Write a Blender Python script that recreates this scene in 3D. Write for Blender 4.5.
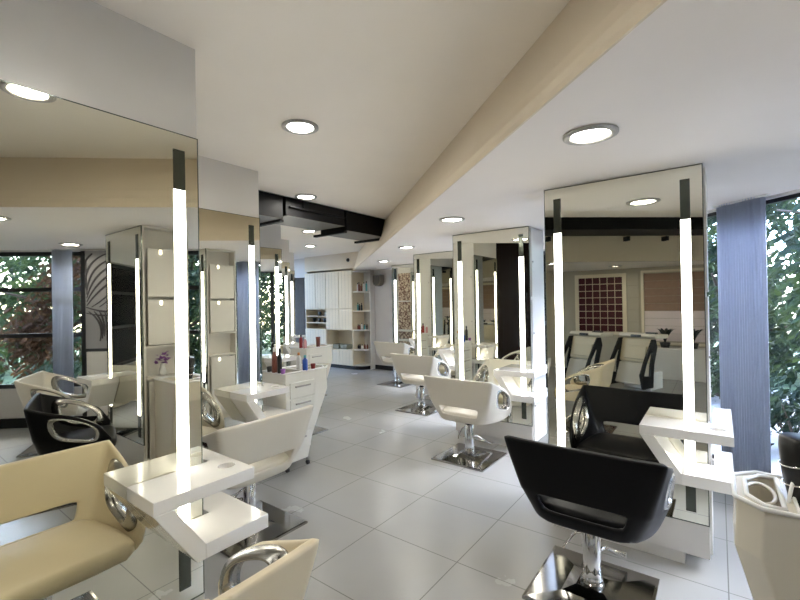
import bpy, bmesh, math, random
from mathutils import Vector, Matrix
from mathutils.geometry import tessellate_polygon
random.seed(7)
PI = math.pi
COL = bpy.context.scene.collection
for o in list(bpy.data.objects): bpy.data.objects.remove(o)

# ------------------------------------------------------------------ camera
cam = bpy.data.objects.new('camera', bpy.data.cameras.new('camera')); COL.objects.link(cam)
R_ = Vector((0.79890037, 0.60122061, -0.0170872)); U_ = Vector((0.01625059, 0.00682269, 0.99984467)); F_ = Vector((-0.60124381, 0.79905396, 0.00431954))
M = Matrix(((R_.x, U_.x, -F_.x), (R_.y, U_.y, -F_.y), (R_.z, U_.z, -F_.z)))
cam.matrix_world = Matrix.Translation((0, 0, 1.6)) @ M.to_4x4()
cam.data.sensor_width = 36; cam.data.lens = 422.74 / 800 * 36; cam.data.clip_start = 0.05
bpy.context.scene.camera = cam
# ------------------------------------------------------------------ world, sun, exposure
DV = Vector((-.747, .665, 0)); NV = Vector((.665, .747, 0))   # room runs along DV, windows lie towards NV
sc = bpy.context.scene
w = bpy.data.worlds.new('sky'); sc.world = w; w.use_nodes = True
nt = w.node_tree; bg = nt.nodes['Background']
sky = nt.nodes.new('ShaderNodeTexSky'); sky.sky_type = 'NISHITA'; sky.sun_disc = False
sky.sun_elevation = math.radians(48); sky.sun_rotation = math.radians(60); sky.dust_density = 2.0
tint = nt.nodes.new('ShaderNodeMixRGB'); tint.blend_type = 'MULTIPLY'; tint.inputs[0].default_value = 1; tint.inputs[2].default_value = (.85, .93, 1.14, 1)
nt.links.new(sky.outputs[0], tint.inputs[1]); nt.links.new(tint.outputs[0], bg.inputs[0]); bg.inputs[1].default_value = 2.1
sun = bpy.data.objects.new('sun', bpy.data.lights.new('sun', 'SUN')); COL.objects.link(sun)
sun.data.energy = 6.0; sun.data.angle = math.radians(2.0); sun.data.color = (1, .95, .86)
sd = (-(NV * .55 + DV * .25) + Vector((0, 0, -.95))).normalized()
sun.rotation_euler = sd.to_track_quat('-Z', 'Y').to_euler()
sc.view_settings.view_transform = 'Standard'; sc.view_settings.look = 'None'
sc.view_settings.gamma = 1; sc.view_settings.use_curve_mapping = False
sc.view_settings.exposure = 1.16

# ------------------------------------------------------------------ materials
def mat(name, col, rough=.5, metal=0., spec=.5, noise=0., nscale=8, coat=0., emit=None, estr=0., bump=0.):
    m = bpy.data.materials.new(name); m.use_nodes = True
    n = m.node_tree.nodes; b = n['Principled BSDF']; L = m.node_tree.links
    b.inputs['Roughness'].default_value = rough; b.inputs['Metallic'].default_value = metal
    b.inputs['Specular IOR Level'].default_value = spec; b.inputs['Coat Weight'].default_value = coat
    b.inputs['Coat Roughness'].default_value = .08
    c = (*col, 1)
    if noise or bump:
        tc = n.new('ShaderNodeTexCoord'); t = n.new('ShaderNodeTexNoise'); t.inputs['Scale'].default_value = nscale
        t.inputs['Detail'].default_value = 5; L.new(tc.outputs['Object'], t.inputs['Vector'])
        r = n.new('ShaderNodeValToRGB')
        r.color_ramp.elements[0].position = .3; r.color_ramp.elements[1].position = .7
        r.color_ramp.elements[0].color = tuple(max(0, x * (1 - noise)) for x in col) + (1,)
        r.color_ramp.elements[1].color = tuple(min(1, x * (1 + noise)) for x in col) + (1,)
        L.new(t.outputs['Fac'], r.inputs['Fac']); L.new(r.outputs['Color'], b.inputs['Base Color'])
        if bump:
            bp = n.new('ShaderNodeBump'); bp.inputs['Strength'].default_value = bump; bp.inputs['Distance'].default_value = .01
            L.new(t.outputs['Fac'], bp.inputs['Height']); L.new(bp.outputs['Normal'], b.inputs['Normal'])
    else: b.inputs['Base Color'].default_value = c
    if emit:
        b.inputs['Emission Color'].default_value = (*emit, 1); b.inputs['Emission Strength'].default_value = estr
    return m
WALL = mat('white_wall_paint', (.64, .61, .575), .7, noise=.02, nscale=2)
BEAM = mat('warm_beam_paint', (.74, .64, .50), .7, noise=.02, nscale=2)
CEIL = mat('ceiling_paint', (.93, .86, .76), .8, noise=.02, nscale=2)
SOFF = mat('soffit_paint', (.88, .82, .77), .8, noise=.015, nscale=2)
LAQ = mat('white_lacquer', (.70, .67, .62), .3, noise=.01, nscale=3, coat=.12)
CABM = mat('cream_cabinet_laminate', (.74, .64, .46), .35, noise=.015, nscale=3)
SHELFM = mat('gloss_white_shelf', (.82, .80, .76), .12, coat=.5)
RINGM = mat('satin_grey_trim', (.45, .43, .40), .35)
GAP = mat('joint_shadow_rubber', (.10, .09, .08), .7)
MIRR = mat('silvered_mirror_glass', (.80, .79, .69), .012, metal=1.)
MEDGE = mat('mirror_edge_glass', (.13, .15, .12), .15, metal=.4)
CHROME = mat('polished_chrome', (.72, .71, .69), .07, metal=1.)
BASEC = mat('smoked_chrome', (.34, .33, .32), .10, metal=1.)
LINC = mat('satin_chrome_liner', (.42, .41, .39), .24, metal=1.)
STEEL = mat('brushed_steel', (.40, .38, .34), .3, metal=1.)
ENDC = mat('dark_tinted_end_glass', (.09, .10, .08), .2, metal=.7)
BLACKM = mat('black_painted_metal', (.007, .007, .008), .55, spec=.3)
DUCTG = mat('lit_duct_underside_grey', (.16, .15, .13), .45)  # light on the black duct bottoms, put into the colour
VOIDM = mat('black_void_paint', (.012, .011, .011), .8)
LBLK = mat('black_leather', (.003, .003, .004), .42, spec=.16)
LWHT = mat('cream_white_leather', (.66, .61, .51), .40, noise=.02, nscale=6)
LCRM = mat('warm_cream_leather', (.70, .60, .42), .42, noise=.02, nscale=6)
CASTM = mat('black_rubber', (.02, .02, .02), .5)
TROL = mat('translucent_white_plastic', (.74, .72, .64), .25, noise=.01, nscale=4, coat=.3)
TROC = mat('cream_moulded_plastic', (.74, .69, .58), .22, noise=.01, nscale=4, coat=.4)
BLIND = mat('rosy_roman_blind_fabric', (.30, .19, .13), .9, noise=.05, nscale=14)
def curtain_mat():
    m = mat('blue_grey_curtain_fabric', (.52, .57, .68), .85, noise=.04, nscale=30); n = m.node_tree.nodes; L = m.node_tree.links
    t = n.new('ShaderNodeBsdfTranslucent'); t.inputs[0].default_value = (.68, .72, .80, 1); x = n.new('ShaderNodeMixShader'); x.inputs[0].default_value = .45
    o = n['Material Output']; L.new(n['Principled BSDF'].outputs[0], x.inputs[1]); L.new(t.outputs[0], x.inputs[2]); L.new(x.outputs[0], o.inputs[0]); return m
CURT = curtain_mat()
CURG = mat('grey_curtain_fabric', (.25, .24, .23), .9, noise=.06, nscale=20)
FRAME = mat('black_window_frame_paint', (.015, .016, .018), .35)
TOWEL = mat('grey_green_towel', (.30, .31, .25), .95, noise=.1, nscale=60, bump=.3)
BLUP = mat('blue_plastic', (.03, .10, .45), .3); REDP = mat('dark_red_plastic', (.25, .02, .02), .3)
BRNP = mat('brown_plastic', (.20, .06, .04), .3); BLKP = mat('black_plastic', (.015, .015, .015), .3)
WHTP = mat('white_plastic', (.80, .80, .78), .3); PURP = mat('purple_petal', (.28, .10, .36), .6)
TEALP = mat('teal_plastic', (.12, .40, .42), .3); PINKP = mat('pink_plastic', (.60, .30, .30), .35)
ORGP = mat('orange_plastic', (.60, .25, .06), .35)
BARK = mat('tree_bark', (.07, .05, .035), .9, noise=.3, nscale=12, bump=.5)
def leaf_mat(name, col, tr):
    m = mat(name, col, .7, spec=.15, noise=.5, nscale=3); n = m.node_tree.nodes; L = m.node_tree.links
    t = n.new('ShaderNodeBsdfTranslucent'); t.inputs[0].default_value = (*tr, 1); x = n.new('ShaderNodeMixShader'); x.inputs[0].default_value = .35
    L.new(n['Principled BSDF'].outputs[0], x.inputs[1]); L.new(t.outputs[0], x.inputs[2]); L.new(x.outputs[0], n['Material Output'].inputs[0]); return m
LEAF1 = leaf_mat('dark_green_leaf', (.024, .040, .026), (.040, .062, .028))
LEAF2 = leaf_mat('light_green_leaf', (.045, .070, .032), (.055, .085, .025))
LEAF3 = leaf_mat('dry_reddish_leaf', (.08, .04, .022), (.10, .05, .02))
GRASSM = mat('lawn_grass', (.05, .085, .03), .9, noise=.5, nscale=4)
PAVE = mat('pale_outdoor_paving', (.34, .34, .34), .8, noise=.1, nscale=5)
LITM = mat('downlight_diffuser', (1, 1, 1), .5, emit=(1, .96, .88), estr=44)
STRIPM = mat('strip_light_diffuser', (1, 1, 1), .5, emit=(1, .97, .86), estr=4.6)
TINYL = mat('small_niche_light', (1, 1, 1), .5, emit=(1, .9, .7), estr=4.0)
REDT = mat('dark_red_glass_tile', (.05, .005, .007), .35, spec=.3)
LEATHT = mat('grey_panel_paint', (.33, .32, .33), .6)
BULK = mat('bulkhead_paint', (.58, .50, .37), .7)
LWALL = mat('taupe_wall_paint', (.42, .37, .28), .7, noise=.02, nscale=2)
DARKP = mat('dark_brown_gloss_panel', (.022, .012, .010), .15, spec=.5)
BLINDLIT = mat('backlit_pink_blind_fabric', (.72, .60, .56), .8)  # paler pink paints window light glowing through the lower blind panels
BLKL = mat('blackish_leaf', (.012, .016, .012), .5)
GROV = mat('shadow_groove', (.42, .37, .27), .6)
INK = mat('dark_swirl_paint', (.06, .055, .06), .6)

def floor_mat():
    m = bpy.data.materials.new('white_floor_tiles'); m.use_nodes = True
    n = m.node_tree.nodes; L = m.node_tree.links; b = n['Principled BSDF']
    tc = n.new('ShaderNodeTexCoord'); sp = n.new('ShaderNodeSeparateXYZ'); L.new(tc.outputs['Object'], sp.inputs[0])
    def line(sock, off, step, wd):
        a = n.new('ShaderNodeMath'); a.operation = 'SUBTRACT'; L.new(sock, a.inputs[0]); a.inputs[1].default_value = off - step / 2
        p = n.new('ShaderNodeMath'); p.operation = 'PINGPONG'; 
        mo = n.new('ShaderNodeMath'); mo.operation = 'FLOORED_MODULO'; L.new(a.outputs[0], mo.inputs[0]); mo.inputs[1].default_value = step
        s = n.new('ShaderNodeMath'); s.operation = 'SUBTRACT'; L.new(mo.outputs[0], s.inputs[0]); s.inputs[1].default_value = step / 2
        ab = n.new('ShaderNodeMath'); ab.operation = 'ABSOLUTE'; L.new(s.outputs[0], ab.inputs[0])
        lt = n.new('ShaderNodeMath'); lt.operation = 'LESS_THAN'; L.new(ab.outputs[0], lt.inputs[0]); lt.inputs[1].default_value = wd
        n.remove(p); return lt.outputs[0]
    lx = line(sp.outputs[0], .02, .662, .0028); ly = line(sp.outputs[1], 1.655, .612, .0028)
    mx = n.new('ShaderNodeMath'); mx.operation = 'MAXIMUM'; L.new(lx, mx.inputs[0]); L.new(ly, mx.inputs[1])
    t = n.new('ShaderNodeTexNoise'); t.inputs['Scale'].default_value = 1.6; t.inputs['Detail'].default_value = 6; L.new(tc.outputs['Object'], t.inputs['Vector'])
    r = n.new('ShaderNodeValToRGB'); r.color_ramp.elements[0].position = .3; r.color_ramp.elements[1].position = .7
    r.color_ramp.elements[0].color = (.345, .338, .315, 1); r.color_ramp.elements[1].color = (.372, .364, .343, 1)
    L.new(t.outputs['Fac'], r.inputs['Fac'])
    mix = n.new('ShaderNodeMixRGB'); L.new(mx.outputs[0], mix.inputs[0]); L.new(r.outputs[0], mix.inputs[1]); mix.inputs[2].default_value = (.17, .165, .15, 1)
    L.new(mix.outputs[0], b.inputs['Base Color'])
    rr = n.new('ShaderNodeMapRange'); rr.inputs['To Min'].default_value = .24; rr.inputs['To Max'].default_value = .29
    L.new(t.outputs['Fac'], rr.inputs['Value']); L.new(rr.outputs[0], b.inputs['Roughness'])
    b.inputs['Specular IOR Level'].default_value = .5
    return m
FLOORM = floor_mat()
def glass_mat():
    m = bpy.data.materials.new('clear_window_glass'); m.use_nodes = True
    n = m.node_tree.nodes; L = m.node_tree.links; n.remove(n['Principled BSDF'])
    t = n.new('ShaderNodeBsdfTransparent'); t.inputs[0].default_value = (.93, .96, .95, 1)
    g = n.new('ShaderNodeBsdfGlossy'); g.inputs['Roughness'].default_value = .01
    f = n.new('ShaderNodeFresnel'); f.inputs[0].default_value = 1.25
    x = n.new('ShaderNodeMixShader'); L.new(f.outputs[0], x.inputs[0]); L.new(t.outputs[0], x.inputs[1]); L.new(g.outputs[0], x.inputs[2])
    L.new(x.outputs[0], n['Material Output'].inputs[0]); return m
GLASS = glass_mat()
def pattern_mat():
    m = bpy.data.materials.new('leafy_brown_wallpaper'); m.use_nodes = True
    n = m.node_tree.nodes; L = m.node_tree.links; b = n['Principled BSDF']
    tc = n.new('ShaderNodeTexCoord'); v = n.new('ShaderNodeTexVoronoi'); v.inputs['Scale'].default_value = 13; v.feature = 'DISTANCE_TO_EDGE'
    t = n.new('ShaderNodeTexNoise'); t.inputs['Scale'].default_value = 14; L.new(tc.outputs['Object'], t.inputs['Vector'])
    ad = n.new('ShaderNodeMixRGB'); ad.inputs[0].default_value = .12; L.new(tc.outputs['Object'], ad.inputs[1]); L.new(t.outputs['Color'], ad.inputs[2])
    L.new(ad.outputs[0], v.inputs['Vector'])
    r = n.new('ShaderNodeValToRGB'); r.color_ramp.elements[0].position = .04; r.color_ramp.elements[1].position = .16
    r.color_ramp.elements[0].color = (.14, .06, .04, 1); r.color_ramp.elements[1].color = (.62, .50, .38, 1)
    L.new(v.outputs['Distance'], r.inputs['Fac']); L.new(r.outputs[0], b.inputs['Base Color']); b.inputs['Roughness'].default_value = .7
    return m
PATT = pattern_mat()

# ------------------------------------------------------------------ helpers
def tag(o, label=None, cat=None, group=None, kind=None):
    if label: o['label'] = label
    if cat: o['category'] = cat
    if group: o['group'] = group
    if kind: o['kind'] = kind
    return o
def empty(name, loc, label, cat, group=None, rz=0):
    o = bpy.data.objects.new(name, None); COL.objects.link(o); o.location = loc; o.rotation_euler = (0, 0, rz)
    o.empty_display_size = .1
    return tag(o, label, cat, group)
def link(name, bm, m, parent=None, smooth=False, bevel=0, recalc=True, seg=2):
    if recalc: bmesh.ops.recalc_face_normals(bm, faces=bm.faces[:])
    me = bpy.data.meshes.new(name); bm.to_mesh(me); bm.free(); me.materials.append(m)
    if smooth:
        for p in me.polygons: p.use_smooth = True
    o = bpy.data.objects.new(name, me); COL.objects.link(o)
    if parent: o.parent = parent
    if bevel:
        b = o.modifiers.new('bevel', 'BEVEL'); b.width = bevel; b.segments = seg; b.limit_method = 'ANGLE'; b.angle_limit = math.radians(40)
    return o
ID = lambda a, b, c: (a, b, c)
def frame(U, N, O=(0, 0)):
    return lambda u, n, z: (O[0] + u * U[0] + n * N[0], O[1] + u * U[1] + n * N[1], z)
def box(bm, a, b, f=ID):
    (x0, y0, z0), (x1, y1, z1) = a, b
    v = [bm.verts.new(f(*p)) for p in [(x0, y0, z0), (x1, y0, z0), (x1, y1, z0), (x0, y1, z0), (x0, y0, z1), (x1, y0, z1), (x1, y1, z1), (x0, y1, z1)]]
    for q in [(0, 1, 2, 3), (4, 5, 6, 7), (0, 1, 5, 4), (1, 2, 6, 5), (2, 3, 7, 6), (3, 0, 4, 7)]: bm.faces.new([v[i] for i in q])
    return bm
def prism(bm, loops, place, t0, t1):
    """loops: outer polygon then holes, 2-D; place(a,b,t) -> point."""
    P = [[Vector((p[0], p[1], 0)) for p in l] for l in loops]
    tris = tessellate_polygon(P); flat = [p for l in P for p in l]
    lo = [bm.verts.new(place(p.x, p.y, t0)) for p in flat]; hi = [bm.verts.new(place(p.x, p.y, t1)) for p in flat]
    for t in tris:
        bm.faces.new([lo[i] for i in t]); bm.faces.new([hi[i] for i in t])
    k = 0
    for l in P:
        for i in range(len(l)):
            a, b = k + i, k + (i + 1) % len(l); bm.faces.new([lo[a], lo[b], hi[b], hi[a]])
        k += len(l)
    return bm
def lathe(bm, prof, c=(0, 0, 0), seg=20, f=ID, cap=True):
    rings = []
    for r, z in prof:
        rings.append([bm.verts.new(f(c[0] + r * math.cos(2 * PI * i / seg), c[1] + r * math.sin(2 * PI * i / seg), c[2] + z)) for i in range(seg)])
    for a, b in zip(rings, rings[1:]):
        for i in range(seg): bm.faces.new([a[i], a[(i + 1) % seg], b[(i + 1) % seg], b[i]])
    if cap: bm.faces.new(rings[0]); bm.faces.new(rings[-1])
    return bm
def tube(bm, pts, r, seg=8, closed=False):
    pts = [Vector(p) for p in pts]; n = len(pts); rings = []; up = None
    for i, p in enumerate(pts):
        if closed: t = pts[(i + 1) % n] - pts[i - 1]
        else: t = pts[min(i + 1, n - 1)] - pts[max(i - 1, 0)]
        t.normalize()
        if up is None:
            up = Vector((0, 0, 1)) if abs(t.z) < .9 else Vector((1, 0, 0))
        s = t.cross(up).normalized(); up = s.cross(t).normalized()
        rr = r[i] if isinstance(r, (list, tuple)) else r
        rings.append([bm.verts.new(p + (s * math.cos(2 * PI * k / seg) + up * math.sin(2 * PI * k / seg)) * rr) for k in range(seg)])
    for i in range(n if closed else n - 1):
        a, b = rings[i], rings[(i + 1) % n]
        for k in range(seg): bm.faces.new([a[k], a[(k + 1) % seg], b[(k + 1) % seg], b[k]])
    if not closed: bm.faces.new(rings[0]); bm.faces.new(rings[-1])
    return bm
def NB(): return bmesh.new()
def copy_tree(o, parent=None):
    c = o.copy(); COL.objects.link(c)
    if parent: c.parent = parent
    for ch in list(KIDS(o)): copy_tree(ch, c)
    return c
def KIDS(o): return [x for x in bpy.data.objects if x.parent == o]
def struct(name, bm, m, **k):
    o = link(name, bm, m, **k); o['kind'] = 'structure'; return o
fD = lambda d, n, z: (DV.x * d + NV.x * n, DV.y * d + NV.y * n, z)   # room frame (along, across)

# ------------------------------------------------------------------ room shell
NW, NL, NB_ = 3.5, -5.2, .91       # window wall, left wall, beam
D0, D1 = -6.5, 12.5
HC, HS = 2.80, 2.38
b = NB(); box(b, (D0, NL, -.12), (D1, NW + .12, 0), fD); struct('floor', b, FLOORM)
# high ceiling, with the dark service void left open at x -3.86 .. -4.55
def clipN(n0, n1, x, z):     # polygon helper: strip N in [n0,n1] bounded at world x
    pass
b = NB()
XV0, XV1 = -3.86, -4.55; NBT = NB_ + .125
def at_x(x, n):      # D where line N=n crosses world x
    return (NV.x * n - x) / .747
polyA = [(D0, -1.45), (D0, NBT), (at_x(XV0, NBT), NBT), (at_x(XV0, -1.45), -1.45)]
polyB = [(at_x(XV1, -1.45), -1.45), (at_x(XV1, NBT), NBT), (D1, NBT), (D1, -1.45)]
for P in (polyA, polyB): prism(b, [P], lambda a, c, t: fD(a, c, t), HC, HC + .1)
struct('ceiling', b, CEIL)
b = NB(); prism(b, [[(at_x(XV0, -1.45) - .6, -1.45), (at_x(XV0, NB_) - .6, NB_ + .4), (at_x(XV1, NB_) + .6, NB_ + .4), (at_x(XV1, -1.45) + .6, -1.45)]], lambda a, c, t: fD(a, c, t), 3.25, 3.3)
box(b, (D0, -2.6, 2.95), (D1, -1.45, 3.0), fD); box(b, (D0, NL, 2.95), (1.35, -2.6, 3.0), fD)
struct('ceiling_void', b, VOIDM)
b = NB(); f = ID
box(b, (XV0, 1.0, HC + .0), (XV0 + .03, 5.2, 3.26)); box(b, (XV1 - .03, 1.0, HC), (XV1, 5.8, 3.26))
struct('trim_1', b, VOIDM)
b = NB(); box(b, (D0, NB_ + .011, HS), (D1, NW, HS + .06), fD); struct('ceiling_soffit', b, SOFF)
b = NB(); prism(b, [[(NB_, HS), (NB_ + .010, HS), (NB_ + .010, HS + .07), (NB_ + .35, 3.3), (NB_ + .25, 3.3)]], lambda a, c, t: fD(t, a, c), D0, D1); struct('wall_beam', b, BEAM)
# wash area: bulkhead and lower ceiling at the left side
b = NB(); box(b, (D0, -2.56, 2.24), (1.35, -2.5, 2.72), fD); struct('wall_bulkhead', b, BULK)
b = NB(); box(b, (D0, NL, 2.24), (1.35, -2.56, 2.30), fD); struct('ceiling_wash_area', b, CEIL)
b = NB(); box(b, (D0, NL - .12, 0), (D1, NL, 3.3), fD); struct('wall_left', b, LWALL)
b = NB(); box(b, (1.35, -2.66, 0), (4.6, -2.5, 2.95), fD); struct('wall_partition', b, DARKP)
b = NB(); box(b, (D0, NL, 3.35), (D1, NW + .12, 3.45), fD); struct('ceiling_slab', b, WALL)
b = NB(); box(b, (D0 - .1, NL, 0), (D0, NW, 3.3), fD); struct('wall_near', b, WALL)
b = NB(); box(b, (-5.0, -4.32, 0), (3.2, -4.2, 2.95)); struct('wall_wash_area', b, LWALL)
# far walls (parallel to the right hand mirrors)
b = NB(); box(b, (-13.5, 7.78, 0), (-4.2, 7.9, 3.3)); struct('wall_far', b, WALL)
b = NB(); box(b, (-8.65, 7.36, 2.42), (-4.2, 7.775, 3.25)); struct('wall_far_upper', b, BEAM)
b = NB(); box(b, (-6.62, 7.745, 0), (-4.4, 7.777, .10)); struct('baseboard_far', b, BLACKM)

# window wall: low parapet, frames, panes
b = NB(); box(b, (D0, NW, 0), (-.95, NW + .12, .52), fD); box(b, (-.95, NW, 0), (D1, NW + .12, .12), fD)
box(b, (7.4, NW, .12), (D1, NW + .12, HS - .02), fD); box(b, (D0, NW, HS - .02), (D1, NW + .12, 3.3), fD); struct('wall_right', b, WALL)
b = NB(); box(b, (D0, NW - .015, 0), (-.2, NW, .13), fD); struct('baseboard_right', b, BLACKM)
wi = 0
def window(d0, d1, z0, z1, mull, hz, thick=.05):
    global wi; wi += 1
    e = bpy.data.objects.new('window_%d' % wi, None); COL.objects.link(e); e['kind'] = 'structure'; e.location = fD((d0 + d1) / 2, NW + .06, z0)
    off = e.location
    g = lambda d, n, z: tuple(Vector(fD(d, n, z)) - off)
    b = NB(); t = thick
    for z in [z0, z1 - t]: box(b, (d0, NW + .045, z), (d1, NW + .085, z + t), g)
    for d in [d0, d1 - t] + mull: box(b, (d, NW + .045, z0), (d + t, NW + .085, z1), g)
    for z in hz: box(b, (d0, NW + .045, z), (d1, NW + .085, z + t), g)
    link('window_frame', b, FRAME, e)
    b = NB(); box(b, (d0 + .01, NW + .055, z0 + .01), (d1 - .01, NW + .06, z1 - .01), g); link('pane', b, GLASS, e)
window(-6.4, -.92, .52, HS - .02, [-5.8], [1.20, 1.82], .055)
window(-.12, 1.70, .12, HS - .02, [], [1.20, 1.82], .055)
window(1.70, 5.2, .12, HS - .02, [], [], .03)
window(5.2, 7.4, .12, HS - .02, [7.0], [1.2], .05)
# swirl painted panel with a cupboard under it, between two windows
e = empty('wall_art_panel', fD(-.52, NW - .02, 1.04), 'grey wall panel painted with dark swirling leaf lines between the windows', 'wall panel')
off = Vector(e.location); g = lambda d, n, z: tuple(Vector(fD(d, n, z)) - off)
b = NB(); box(b, (-.90, NW - .03, 1.04), (-.14, NW - .004, 2.36), g); link('panel', b, LEATHT, e)
b = NB()
def stroke(p0, p1, bend, wd):
    p0 = Vector(p0); p1 = Vector(p1); q = Vector((-(p1 - p0).y, (p1 - p0).x)) * bend; pts = []; ws = []
    for i in range(15):
        s = i / 14; p = p0.lerp(p1, s) + q * (4 * s * (1 - s))
        if -.875 < p.x < -.165 and 1.07 < p.y < 2.33: pts.append(g(p.x, NW - .033, p.y)); ws.append(.003 + wd * math.sin(PI * (.08 + .84 * s)))
    if len(pts) > 2: tube(b, pts, ws, 6)
for k in range(6): stroke((-.86, 1.62 + .05 * k), (-.15 - .10 * k, 2.10 + .06 * k), .10 + .03 * k, .011)
for k in range(4): stroke((-.80 + .10 * k, 1.60), (-.30 + .04 * k, 2.35), -.12, .009)
stroke((-.87, 1.60), (-.16, 1.68), -.14, .012); stroke((-.87, 1.52), (-.16, 1.60), -.10, .010)
for k in range(8): stroke((-.84 + .07 * k, 1.54), (-.70 + .03 * k, 1.14 + .03 * (k % 3)), .18 - .05 * k, .010)
for k in range(3): stroke((-.40 + .08 * k, 1.55), (-.55 + .12 * k, 1.10), -.25, .009)
link('swirl_lines', b, INK, e)
b = NB(); box(b, (-.93, NW - .04, .12), (-.88, NW - .003, 2.36), g); box(b, (-.16, NW - .04, .12), (-.11, NW - .003, 2.36), g); box(b, (-.88, NW - .04, 1.0), (-.16, NW - .003, 1.04), g)
link('panel_frame', b, FRAME, e)
e = empty('low_cupboard', fD(-.52, NW - .02, .13), 'pale low two-panel cupboard under the swirl painted wall panel', 'cupboard')
off = Vector(e.location)
b = NB(); box(b, (-.875, NW - .03, .13), (-.165, NW - .004, .995), g); link('body', b, LAQ, e)
for z0, z1 in ((.15, .55), (.57, .98)):
    b = NB(); box(b, (-.86, NW - .045, z0), (-.18, NW - .031, z1), g); link('door', b, LAQ, e, bevel=.003)

def curtain(d0, d1, n, z0, z1, m, label, folds, name='curtain'):
    e = empty(name, fD((d0 + d1) / 2, n, z0), label, 'curtain'); off = Vector(e.location)
    b = NB(); N = folds * 8; rows = []
    for z in (z0, z0 + (z1 - z0) * .5, z1):
        rows.append([b.verts.new(Vector(fD(d0 + (d1 - d0) * i / N, n + .016 * math.sin(2 * PI * i / 8) * (1 + .3 * math.sin(i * .7)) , z)) - off) for i in range(N + 1)])
    for r0, r1 in zip(rows, rows[1:]):
        for i in range(N): b.faces.new([r0[i], r0[i + 1], r1[i + 1], r1[i]])
    o = link('fabric', b, m, e, smooth=True, recalc=False)
    s = o.modifiers.new('thick', 'SOLIDIFY'); s.thickness = .006
    b = NB(); g = lambda d, nn, z: tuple(Vector(fD(d, nn, z)) - off)
    box(b, (d0 - .03, n - .02, z1 - .015), (d1 + .03, n + .02, z1 + .0), g); link('rail', b, WHTP, e)
curtain(2.63, 3.01, NW - .10, .14, HS - .005, CURT, 'blue grey pleated curtain gathered beside the bright window on the right', 17)
curtain(-1.25, -1.0, NW - .10, .15, HS - .005, CURT, 'blue grey gathered curtain next to the swirl painted panel, seen in the left mirror', 15)

# ------------------------------------------------------------------ mirror stations
def station(side, O, W, top, label, patt=False, name='mirror_station'):
    """u runs into the mirror from its free edge, n points into the room."""
    if side == 'R': f = frame((-1, 0), (0, -1))
    else: f = frame((0, -1), (1, 0))
    e = empty(name, (O[0], O[1], 0), label, 'mirror station')
    dep = .45
    b = NB(); box(b, (.0, -.012, .07), (W - .14, -dep, top), f)
    box(b, (W - .14, -.012, .07), (W, -.03, top), f); box(b, (W - .14, -dep + .02, .07), (W, -dep, top), f)
    for z in (.07, .88, 1.19, top - .02): box(b, (W - .14, -.03, z), (W, -dep + .02, z + .02), f)
    link('carcass', b, LAQ, e)
    b = NB(); box(b, (.125, -.012, 0), (W - .02, -dep + .03, .07), f); link('plinth', b, LAQ, e)
    b = NB(); box(b, (.0, .0, .07), (W, -.0115, .262), f); link('apron', b, LAQ, e, bevel=.002)
    mt = min(top, HS) - .004
    b = NB(); box(b, (.004, .0, .268), (W - .004, -.0115, mt - .004), f); link('mirror', b, MIRR, e)
    b = NB()
    for q in (((0, .001, .262), (W, -.0118, .268)), ((0, .001, mt - .004), (W, -.0118, mt)), ((0, .001, .268), (.004, -.0118, mt - .004)), ((W - .004, .001, .268), (W, -.0118, mt - .004))): box(b, *q, f)
    link('mirror_edge', b, MEDGE, e)
    lt = 2.06 if side == 'R' else 2.12
    for u0 in (.063, W - .115):
        b = NB(); box(b, (u0, .004, .54), (u0 + .05, .0002, lt), f); o = link('strip_light', b, STRIPM, e)
        for z0, z1 in ((.33, .54), (lt, 2.30)):
            b = NB(); box(b, (u0, .004, z0), (u0 + .05, .0002, z1), f); link('end_cover', b, ENDC, o)
    # end face at the free edge: three doors with tiny knobs
    for z0, z1 in ((.09, .84), (.87, 1.60), (1.63, min(top, HS) - .02)):
        b = NB(); box(b, (-.012, -.03, z0), (-.0005, -dep + .03, z1), f); d = link('side_door', b, PATT if patt else LAQ, e, bevel=.002)
        b = NB(); box(b, (-.022, -.05, (z0 + z1) / 2), (-.012, -.065, (z0 + z1) / 2 + .015), f); link('knob', b, STEEL, d)
    # back end: doors above and below an open niche
    for z0, z1 in ((.09, .87), (1.22, 1.66), (1.69, 2.16)):
        b = NB(); box(b, (W + .0005, -.05, z0), (W + .014, -dep + .04, z1), f); d = link('tower_door', b, LAQ, e, bevel=.002)
        b = NB(); box(b, (W + .002, -.16, z1 - .05), (W + .02, -.18, z1 - .01), f); link('door_light', b, TINYL, d)
    # wrap-round shelf: two slabs joined by a slanted board
    sh = bpy.data.objects.new('shelf', None); COL.objects.link(sh); sh.parent = e
    hole = [(-.045 + .036 * math.cos(2 * PI * i / 20), .125 + .036 * math.sin(2 * PI * i / 20)) for i in range(20)]
    ext = -.115 if side == 'R' else -.11
    up = [(.318, .0015), (.318, .245), (ext, .245), (ext, -.44), (-.0245, -.44), (-.0245, .0015)]
    b = NB(); prism(b, [up, hole], lambda a, c, t: f(a, c, t), .815, .868); link('top_slab', b, SHELFM, sh, bevel=.003)
    b = NB(); lo = [(.12, .0045), (.12, .245), (ext + (.0 if side == 'R' else -.07), .245), (ext + (.0 if side == 'R' else -.07), -.30), (-.0245, -.30), (-.0245, .0045)]
    prism(b, [lo], lambda a, c, t: f(a, c, t), .565, .628); link('lower_slab', b, SHELFM, sh, bevel=.003)
    b = NB(); prism(b, [[(.318, .8148), (.245, .8148), (.1202, .628), (.1202, .565), (.155, .565)]], lambda a, c, t: f(a, t, c), .0045, .245); link('slanted_board', b, SHELFM, sh, bevel=.003)
    return e
STEP = Vector((-1.524, 1.357))
RO = [Vector((1.44, 1.75))] + [Vector((-.06, 3.03)) + STEP * k for k in (0, 1, 2, 3)]
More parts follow.
